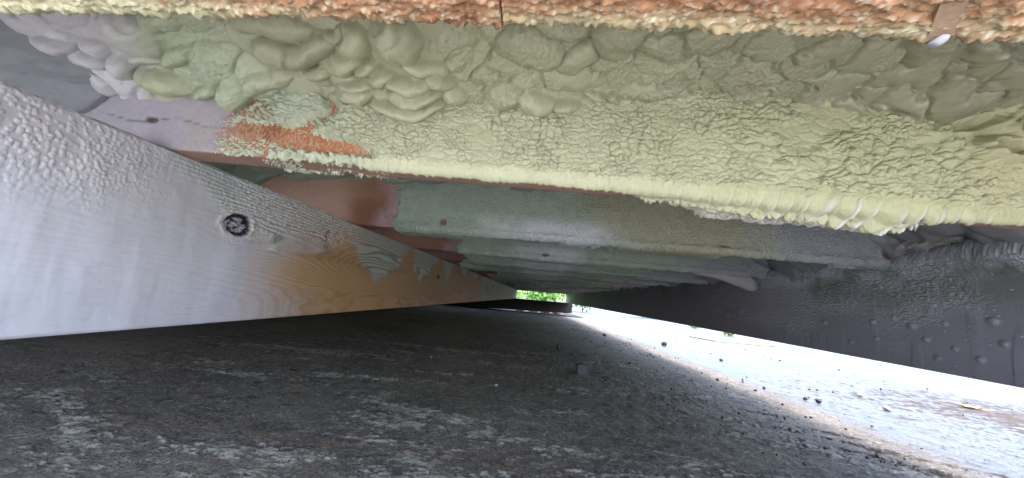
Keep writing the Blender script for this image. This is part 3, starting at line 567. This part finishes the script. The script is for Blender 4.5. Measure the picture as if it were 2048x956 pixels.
def right_girder():
    o = thing('girder_beam', 'dark grey foam-spattered girder on the right, daylight showing beneath it', 'beam', 'girders carrying the joists')
    box('timber', .8765, .918, .10, 10.5, ZB+.001, ZT-.001, M_DEAL, o)
    ys = np.concatenate([np.linspace(.1, .55, 20)[:-1], 1/np.linspace(1/.55, 1/3.4, 620), np.linspace(3.45, 10.5, 60)])
    L = H; s = np.concatenate([np.linspace(0, L, 210), L+np.linspace(.0015, .06, 40)]); Y, S = np.meshgrid(ys, s, indexing='ij')
    # profile: up the face, then rolling over the top edge
    e = np.clip(S-L, 0, None); t = np.clip(e/.02, 0, 1)*math.pi/2
    x = .873+.0127*(1-np.cos(t))+np.clip(e-.02, 0, None); z = ZB+np.minimum(S, L)+.0127*np.sin(t); nx = -np.cos(t); nz = np.sin(t)
    n = fbm(Y*7, S*14, 4, 800); n3 = fbm(Y*30, S*60, 4, 803); wn = n-.5
    w1, w2, wid = worley(Y/.0062+n3, S/.0050+n3, 810); dr = ss(.62, .2, w1)*(wid > .12)
    v1, v2, vid = worley(Y/.0165+n3, S/.0130+n3, 813); br = ss(.66, .1, v1)*(vid > .3)
    spr = ss(.05, .17, S+wn*.22-.10*ss(.95, .7, Y)+.05*ss(1.4, 1.9, Y))*ss(2.3, 1.3, Y)
    fat = ss(L-.055, L, S+wn*.05)*ss(1.72, 1.52, Y+wn*.1)
    h = .0004+spr*(.0026*dr+.0014*n3)+fat*(.006+.022*ss(.95, .75, Y)+.014*n+.001*br)+spr*br*.0022*ss(1.15, .85, Y+wn*.5)*(1-fat)
    gauss = lambda a, b, ra, rb: np.exp(-((Y-a)/ra)**2-((S+ZB-b)/rb)**2)
    # blobs of foam stuck to the face
    for (a, b, r_, hh) in [(1.76, -.005, .014, .006), (1.745, .010, .010, .006), (1.645, .018, .012, .007), (1.72, .002, .008, .005), (1.19, .000, .0075, .007), (1.03, .012, .006, .006), (.93, .008, .007, .007), (1.27, -.038, .008, .004), (1.10, -.047, .006, .004), (1.02, -.028, .005, .004), (.90, -.018, .006, .006), (.845, -.03, .005, .005), (.80, -.045, .006, .006), (.76, -.01, .006, .006), (.97, .025, .006, .006), (1.35, -.02, .006, .004), (.86, .02, .005, .005), (.88, -.055, .006, .004), (1.5, -.01, .006, .003), (.775, .03, .007, .007)]:
        h = h+.65*hh*np.clip(gauss(a, b, r_, r_*.8)*1.5, 0, 1)
    sm1, sm2, sid = worley(Y/.020, S/.016, 830); h = h+.0022*ss(.13, .07, sm1)*(sid > .82)*ss(1.9, 1.2, Y)
    h = h+(.0012*ss(.5, .65, vn(Y*26, S*5, 820))+.0006*(fbm(Y*45, S*5, 3, 822)-.5))*(1-spr)
    # swept fan marks under joists 2 and 3
    fan = (ss(.1, .03, np.hypot((Y-1.18)*.45, S-L+.03))); h = h+fan*.004*fbm((Y+S*.6)*60, S*9, 3, 824)
    P = np.stack([x+nx*h, Y, z+nz*h], -1)
    c = mix(full(lin(148, 146, 158), Y.shape), full(lin(174, 176, 186), Y.shape), spr*.8+.4*fat)
    c = mix(c, full(lin(112, 124, 112), Y.shape), ss(.45, .65, fbm(Y*5, S*11, 3, 833))*ss(.10, .2, S)*.7)
    c = mix(c, full(lin(176, 176, 184), Y.shape), np.clip(spr*br*ss(1.1, .8, Y)*.5+.5*ss(.13, .07, sm1)*(sid > .82), 0, 1))
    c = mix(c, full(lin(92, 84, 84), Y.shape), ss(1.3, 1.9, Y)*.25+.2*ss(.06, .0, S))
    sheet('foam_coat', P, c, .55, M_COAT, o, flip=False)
right_girder()

# ================================================================== deck and edges
dk_ = tag(box('floor_deck', -4.0, .955, .12, 10.55, .336, .36, M_PLY), 'plywood deck lying on top of the joists', 'deck')
tag(box('rim_board', .932, .9545, .12, 10.55, ZT+.002, .3345, M_DEAL), 'rim board closing the joist ends above the right girder', 'board')
tag(box('foundation_wall', -4.15, -4.0, .12, 10.6, -.62, .36, flatmat('block_wall', lin(96, 92, 88), .9, .2, 9)), 'dark wall closing the far left side of the crawl space', 'wall')
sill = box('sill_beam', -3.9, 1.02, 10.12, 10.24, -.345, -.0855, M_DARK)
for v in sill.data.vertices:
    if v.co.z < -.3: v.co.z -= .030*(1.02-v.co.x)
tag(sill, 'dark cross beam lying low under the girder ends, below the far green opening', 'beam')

# ================================================================== loose things on the ground
M_STONE = flatmat('dark_gravel', lin(44, 43, 45), .8, .35, 120, .0015)
M_PALE = flatmat('pale_gravel', lin(150, 148, 150), .8, .3, 120, .0015)
M_SLATE = flatmat('slate_cube', lin(64, 67, 75), .7, .25, 90, .001)
def stone(x, y, r, lab, seed, cube=0, pale=False, cat='stone', rot=None):
    me = stone_mesh('stone', r, seed, cube); me.materials.append(M_SLATE if cube else M_PALE if pale else M_STONE)
    o = link('stone', me); o.location = (x, y, float(gz(y))+r[2]*.80); o.rotation_euler = (0, 0, rot if rot is not None else seed*1.7)
    tag(o, lab, cat, 'stones on the ground'); return o
stone(.215, 1.60, (.027, .024, .024), 'dark cube-shaped stone standing alone on the shaded concrete in the middle', 3, 1, rot=.12)
stone(.165, 2.34, (.016, .014, .020), 'small upright chip some way behind the dark cube-shaped stone', 4)
stone(.235, 2.16, (.014, .013, .012), 'small rounded pebble just behind the dark cube-shaped stone', 5)
stone(1.155, 3.40, (.030, .026, .022), 'farthest dark stone in the bright strip, on the upper edge of the shade', 6)
stone(.74, 3.95, (.026, .022, .016), 'dark stone in the shade far back, left of the bright strip', 7)
stone(1.064, 1.497, (.012, .011, .009), 'dark two-humped stone in the middle of the bright strip', 8)
stone(1.040, 1.530, (.008, .007, .007), 'little chip touching the two-humped stone', 9)
stone(1.286, 1.481, (.015, .012, .010), 'grey flat stone right of the two-humped stone in the bright strip', 10, pale=True)
stone(1.407, 1.742, (.013, .011, .008), 'grey stone closest under the dark right girder edge', 11, pale=True)
stone(.90, 1.60, (.007, .006, .006), 'small black chip at the edge of shade, left of the two-humped stone', 12)
stone(.84, 1.78, (.008, .007, .006), 'black chip on the soft shadow edge beside the rusty stain', 13)
stone(.98, 1.68, (.007, .007, .006), 'black crumb just inside the bright strip', 14)
stone(1.26, 2.62, (.016, .012, .010), 'stone between the farthest dark stone and the grey ones', 15)
stone(1.62, 2.05, (.011, .010, .007), 'pale stone lying far right in the bright strip, near the girder line', 16, pale=True)
stone(-.62, 1.34, (.010, .006, .004), 'flat dark chip on the concrete below the white girder', 17)
stone(-.42, 1.62, (.006, .006, .004), 'tiny pale pebble in the shade below the tan part of the left girder', 18, pale=True)
stone(-.10, 1.22, (.006, .006, .004), 'tiny pale pebble on the shaded concrete, left of the cube-shaped stone', 19, pale=True)
def grit():
    import bmesh
    V = []; F = []; k = 0
    ico = bmesh.new(); bmesh.ops.create_icosphere(ico, subdivisions=1, radius=1); iv = np.array([v.co[:] for v in ico.verts]); fi = np.array([[v.index for v in f.verts] for f in ico.faces]); ico.free()
    for q in range(2600):
        y = .45+(rng.random()**1.5)*5.0; x = rng.uniform(-1.2, 2.4)
        if x > .8 and rng.random() < .8: continue
        if rng.random() < .10: x = .75+rng.normal()*.16; y = rng.uniform(.9, 3.5)
        r = (.0012+.0034*rng.random()**4)*(.8+.25*y)
        V.append(iv*r*rng.uniform(.6, 1.2, 3)*rng.uniform(.75, 1.2, (len(iv), 1))+np.array([x, y, gz(y)+r*.35+.002])); F.append(fi+k); k += len(iv)
    tag(link('gravel', mesh_np('gravel', np.concatenate(V), np.concatenate(F), smooth=False), None, M_STONE), kind='stuff')
grit()
def leaf(x, y, L, rot, lab, col, curl=.3):
    u = np.linspace(0, 1, 15); v = np.linspace(-1, 1, 9); U, V = np.meshgrid(u, v, indexing='ij')
    wd = .30*np.sin(math.pi*U**.8)**.8; P = np.stack([(U-.5)*L, V*wd*L, L*(curl*(U-.4)**2+.22*np.abs(V)*wd+.02*np.sin(U*20))+.004], -1)
    P2 = np.concatenate([P.reshape(-1, 3), P.reshape(-1, 3)+[0, 0, .0006]]); F = np.concatenate([grid_faces(15, 9), grid_faces(15, 9, True, 135)])
    o = thing('fallen_leaf', lab, 'leaf', None, (x, y, float(gz(y)))); o.rotation_euler = (0, 0, rot)
    m = flatmat('leaf_skin', col, .5, .2, 90, .0004)
    link('blade', mesh_np('blade', P2, F), o, m)
    t = np.linspace(0, 1, 10); a = np.linspace(0, 2*math.pi, 7)[:-1]; T, A = np.meshgrid(t, np.append(a, a[0]), indexing='ij')
    link('stalk', mesh_np('stalk', np.stack([-L*.5-T*L*.35, .0012*np.cos(A)+T**2*.006, .005+.0012*np.sin(A)+.004*T], -1), grid_faces(10, 7)), o, m)
leaf(1.80, 1.72, .085, 2.5, 'dry yellow leaf lying on the brown patch at the far right under the girder', lin(214, 160, 70), .5)
leaf(-.70, 1.12, .03, .3, 'small dark curled leaf scrap under the white part of the left girder', lin(60, 48, 40), .8)
# crumpled clear film caught over the right girder
def film():
    u = np.linspace(0, 1, 70); v = np.linspace(0, 1, 16); U, V = np.meshgrid(u, v, indexing='ij')
    P = np.stack([.850+.016*V-.020*np.sin(U*3.1)+.006*np.sin(U*23+V*3), .80+.15*U+.004*np.sin(V*9), .176+.018*V+.006*np.sin(U*17+V*5)+.010*fbm(U*9, V*4, 3, 900)], -1)
    m, t, b = newmat('clear_film'); b.inputs['Base Color'].default_value = (.75, .72, .68, 1); b.inputs['Roughness'].default_value = .14
    b.inputs['Transmission Weight'].default_value = .75; b.inputs['IOR'].default_value = 1.3
    tag(link('plastic_film', mesh_np('plastic_film', P.reshape(-1, 3), grid_faces(70, 16)), None, m), 'crumpled clear plastic film wedged between the second joist and the dark right girder', 'plastic film')
film()
# ================================================================== beyond the building
def bounce_sheet():  # unseen pale ground added behind the camera to bounce light onto the foam
    xs = np.linspace(-40, 40, 80); ys = -.10-40*np.linspace(0, 1, 60)[::-1]**2.2; X, Y = np.meshgrid(xs, ys, indexing='ij')
    tag(link('bounce_ground', mesh_np('bounce_ground', np.stack([X, Y, gz(Y)+.012+.01*fbm(X*3, Y*3, 3, 960)], -1), grid_faces(*X.shape)), None, flatmat('pale_bounce_surface', lin(200, 198, 190), .9, .25, 60, .004)), kind='structure')
bounce_sheet()
def lawn():
    xs = np.linspace(-60, 1.4, 60); ys = np.concatenate([np.linspace(13.2, 30, 80), np.linspace(31, 130, 30)]); X, Y = np.meshgrid(xs, ys, indexing='ij')
    Z = gz(Y)+.02+.03*fbm(X*.5, Y*.5, 3, 950)+.004
    m, t, b = newmat('lawn'); v = coords(t); n = tex_noise(t, 1.4, 6, .7, v); n2 = tex_noise(t, 40, 4, .8, v)
    c = mixc(t, ramp(t, n, [(.35, (.10, .20, .03)), (.65, (.17, .30, .05))]), ramp(t, n2, [(.3, (.5,)*3), (.7, (1,)*3)]), 1., 'MULTIPLY')
    t.links.new(c, b.inputs['Base Color']); b.inputs['Roughness'].default_value = .8; bump(t, b, n2, .03)
    tag(link('lawn', mesh_np('lawn', np.stack([X, Y, Z], -1), grid_faces(*X.shape)), None, m), kind='structure')
lawn()
def bed():
    X, Y = np.meshgrid(np.linspace(-4.5, 1.3, 160), np.linspace(9.7, 13.2, 90), indexing='ij')
    tag(link('flower_bed', mesh_np('flower_bed', np.stack([X, Y, gz(Y)+.004+.028*fbm(X*9, Y*9, 4, 970)], -1), grid_faces(*X.shape)), None, flatmat('dark_soil', lin(50, 42, 36), .95, .4, 60, .01)), kind='structure')
bed()
def leafmat(name, c1, c2):
    m, t, b = newmat(name); o = tex_noise(t, 3., 4, .6, coords(t)); t.links.new(ramp(t, o, [(.35, c1), (.65, c2)]), b.inputs['Base Color']); b.inputs['Roughness'].default_value = .55
    return m
LM = leafmat('shrub_leaves', (.12, .26, .03), (.22, .40, .07)); LM2 = leafmat('light_leaves', (.16, .30, .04), (.28, .44, .09)); PM = leafmat('pink_petals', (.60, .12, .20), (.72, .28, .34)); WM = leafmat('weed_leaves', (.04, .07, .02), (.07, .11, .03)); YM = leafmat('small_petals', (.6, .55, .5), (.75, .7, .6))
STEM = flatmat('stem', lin(90, 70, 48), .9)
def leaves(c, R_, n, size, seed):
    r = np.random.default_rng(seed); d = r.normal(size=(n, 3)); d /= np.linalg.norm(d, axis=1)[:, None]; rad = r.random(n)**.4
    lump = .75+.35*np.sin(d[:, 0]*5+seed)*np.sin(d[:, 1]*4+d[:, 2]*6+seed); p = c+d*rad[:, None]*lump[:, None]*np.array(R_); a = r.normal(size=(n, 3)); a /= np.linalg.norm(a, axis=1)[:, None]
    b = np.cross(a, r.normal(size=(n, 3))); b /= np.linalg.norm(b, axis=1)[:, None]; s = size*r.uniform(.6, 1.3, (n, 1)); p[:, 2] = np.maximum(p[:, 2], c[2]-R_[2])
    V = np.stack([p-a*s, p+b*s*.5, p+a*s, p-b*s*.5], 1).reshape(-1, 3); return V, np.arange(4*n).reshape(n, 4)
def stem_mesh(x, y, z0, z1, r0, lean, k=1, spread=.1):
    V = []; F = []; rr = random.Random(int(x*100+y)); base = 0
    for q in range(k):
        t = np.linspace(0, 1, 6)[:, None]; a = np.linspace(0, 2*math.pi, 7)[None]; rad = r0*(1-.7*t); ox, oy = rr.uniform(-1, 1)*spread, rr.uniform(-1, 1)*spread
        P = np.stack([x+ox*t*1.+lean*t**2+rad*np.cos(a), y+oy*t+rad*np.sin(a), z0+(z1-z0)*t+0*a], -1); V.append(P.reshape(-1, 3)); F.append(grid_faces(6, 7, False, base)); base += 42
    return np.concatenate(V), np.concatenate(F)
def shrub(x, y, R_, lab, seed, mat=LM, cat='shrub', n=1500, size=.05, name='shrub', grp=None, k=5):
    z = float(gz(y)); o = thing(name, lab, cat, grp, (x, y, z)); V, F = leaves(np.array([0, 0, R_[2]*1.02]), R_, n, size, seed); link('foliage', mesh_np('foliage', V, F, smooth=False), o, mat)['kind'] = 'stuff'
    V, F = stem_mesh(0, 0, -.02, R_[2]*1.5, max(.004, R_[2]*.03), 0, k, R_[0]*.5); link('stems', mesh_np('stems', V, F), o, STEM)['kind'] = 'stuff'; return o
for q, (x, y, r, lab, m) in enumerate([(-2.2, 24, (1.8, 1.2, .9), 'light green shrub beyond the lawn, left side of the far opening', LM2), (.5, 26, (2.0, 1.4, 1.1), 'broad green shrub beyond the lawn, centre of the far opening', LM), (3.2, 25, (1.6, 1.2, .9), 'green shrub beyond the lawn, right side of the far opening', LM2), (-5.6, 25, (2., 1.3, 1.2), 'green shrub behind the lawn, farther left than the far opening shows', LM), (6.8, 24, (1.9, 1.2, 1.0), 'green shrub behind the lawn, farther right than the far opening shows', LM), (9.5, 20, (1.5, 1.2, .8), 'rounded green shrub far outside on the right', LM2)]):
    shrub(x, y, r, lab, 30+q, m, grp='shrubs beyond the lawn', n=2200, size=.11)
for q, (x, y, r, lab) in enumerate([(-.02, 10.6, (.17, .12, .05), 'low pink flowering plant just outside, seen through the slit under the cross beam'), (.32, 10.65, (.20, .12, .055), 'second pink flowering plant right of the first, seen under the cross beam'), (-.36, 10.6, (.12, .10, .04), 'small pink flowering plant at the left end of the slit under the cross beam'), (.64, 10.6, (.13, .1, .045), 'small pink flowering plant at the right end of the slit')]):
    o = shrub(x, y, r, lab, 50+q, LM2, 'flowers', 260, .022, 'flower_plant', 'pink flowers by the far end', 3)
    V, F = leaves(np.array([0, 0, r[2]*1.3]), (r[0]*1.05, r[1]*1.05, r[2]), 900, .017, 70+q); link('petals', mesh_np('petals', V, F, smooth=False), o, PM)['kind'] = 'stuff'
for q, (x, y, r, lab) in enumerate([(-.47, 10.35, (.05, .04, .20), 'dark straggly weed at the left edge of the far opening'), (-.36, 10.4, (.05, .03, .17), 'shorter dark weed just inside the left edge of the far opening')]):
    shrub(x, y, r, lab, 90+q, WM, 'weed', 90, .022, 'weed', None, 4)
rr = random.Random(5)
spots = [(3.0, 8.2), (3.5, 7.0), (3.9, 9.4), (4.6, 8.0), (3.3, 10.6), (4.9, 10.2), (2.6, 9.6), (2.3, 11.5), (4.2, 6.6)]
places = ['nearest the dark stone', 'beside the tan board', 'behind the tan board', 'farthest right', 'near the far corner of the deck', 'behind the farthest right one', 'close to the far end of the right girder', 'last before the far end of the bright strip', 'rightmost of the front ones']
for q, (x, y) in enumerate(spots[1:4]):
    r = (rr.uniform(.08, .15), rr.uniform(.08, .15), rr.uniform(.03, .06)); o = shrub(x, y, r, 'low blooming plant by the bright strip, %s' % places[q+1], 110+q, LM2, 'plant', 260, .03, 'border_plant', 'low plants outside on the right', 3)
    V, F = leaves(np.array([0, 0, r[2]*1.3]), (r[0], r[1], r[2]), 130, .022, 150+q); link('petals', mesh_np('petals', V, F, smooth=False), o, PM if q % 3 == 0 else YM)['kind'] = 'stuff'
b = box('plywood_offcut', -.42, .42, -.30, .30, .004, .016, flatmat('weathered_ply', lin(176, 158, 122), .8, .25, 14, .001, (1, 9, 1))); b.location = (2.62, 5.15, float(gz(5.15))); b.rotation_euler = (-.0167, 0, .12)
tag(b, 'tan plywood offcut lying flat on the bright ground beyond the right girder', 'board')
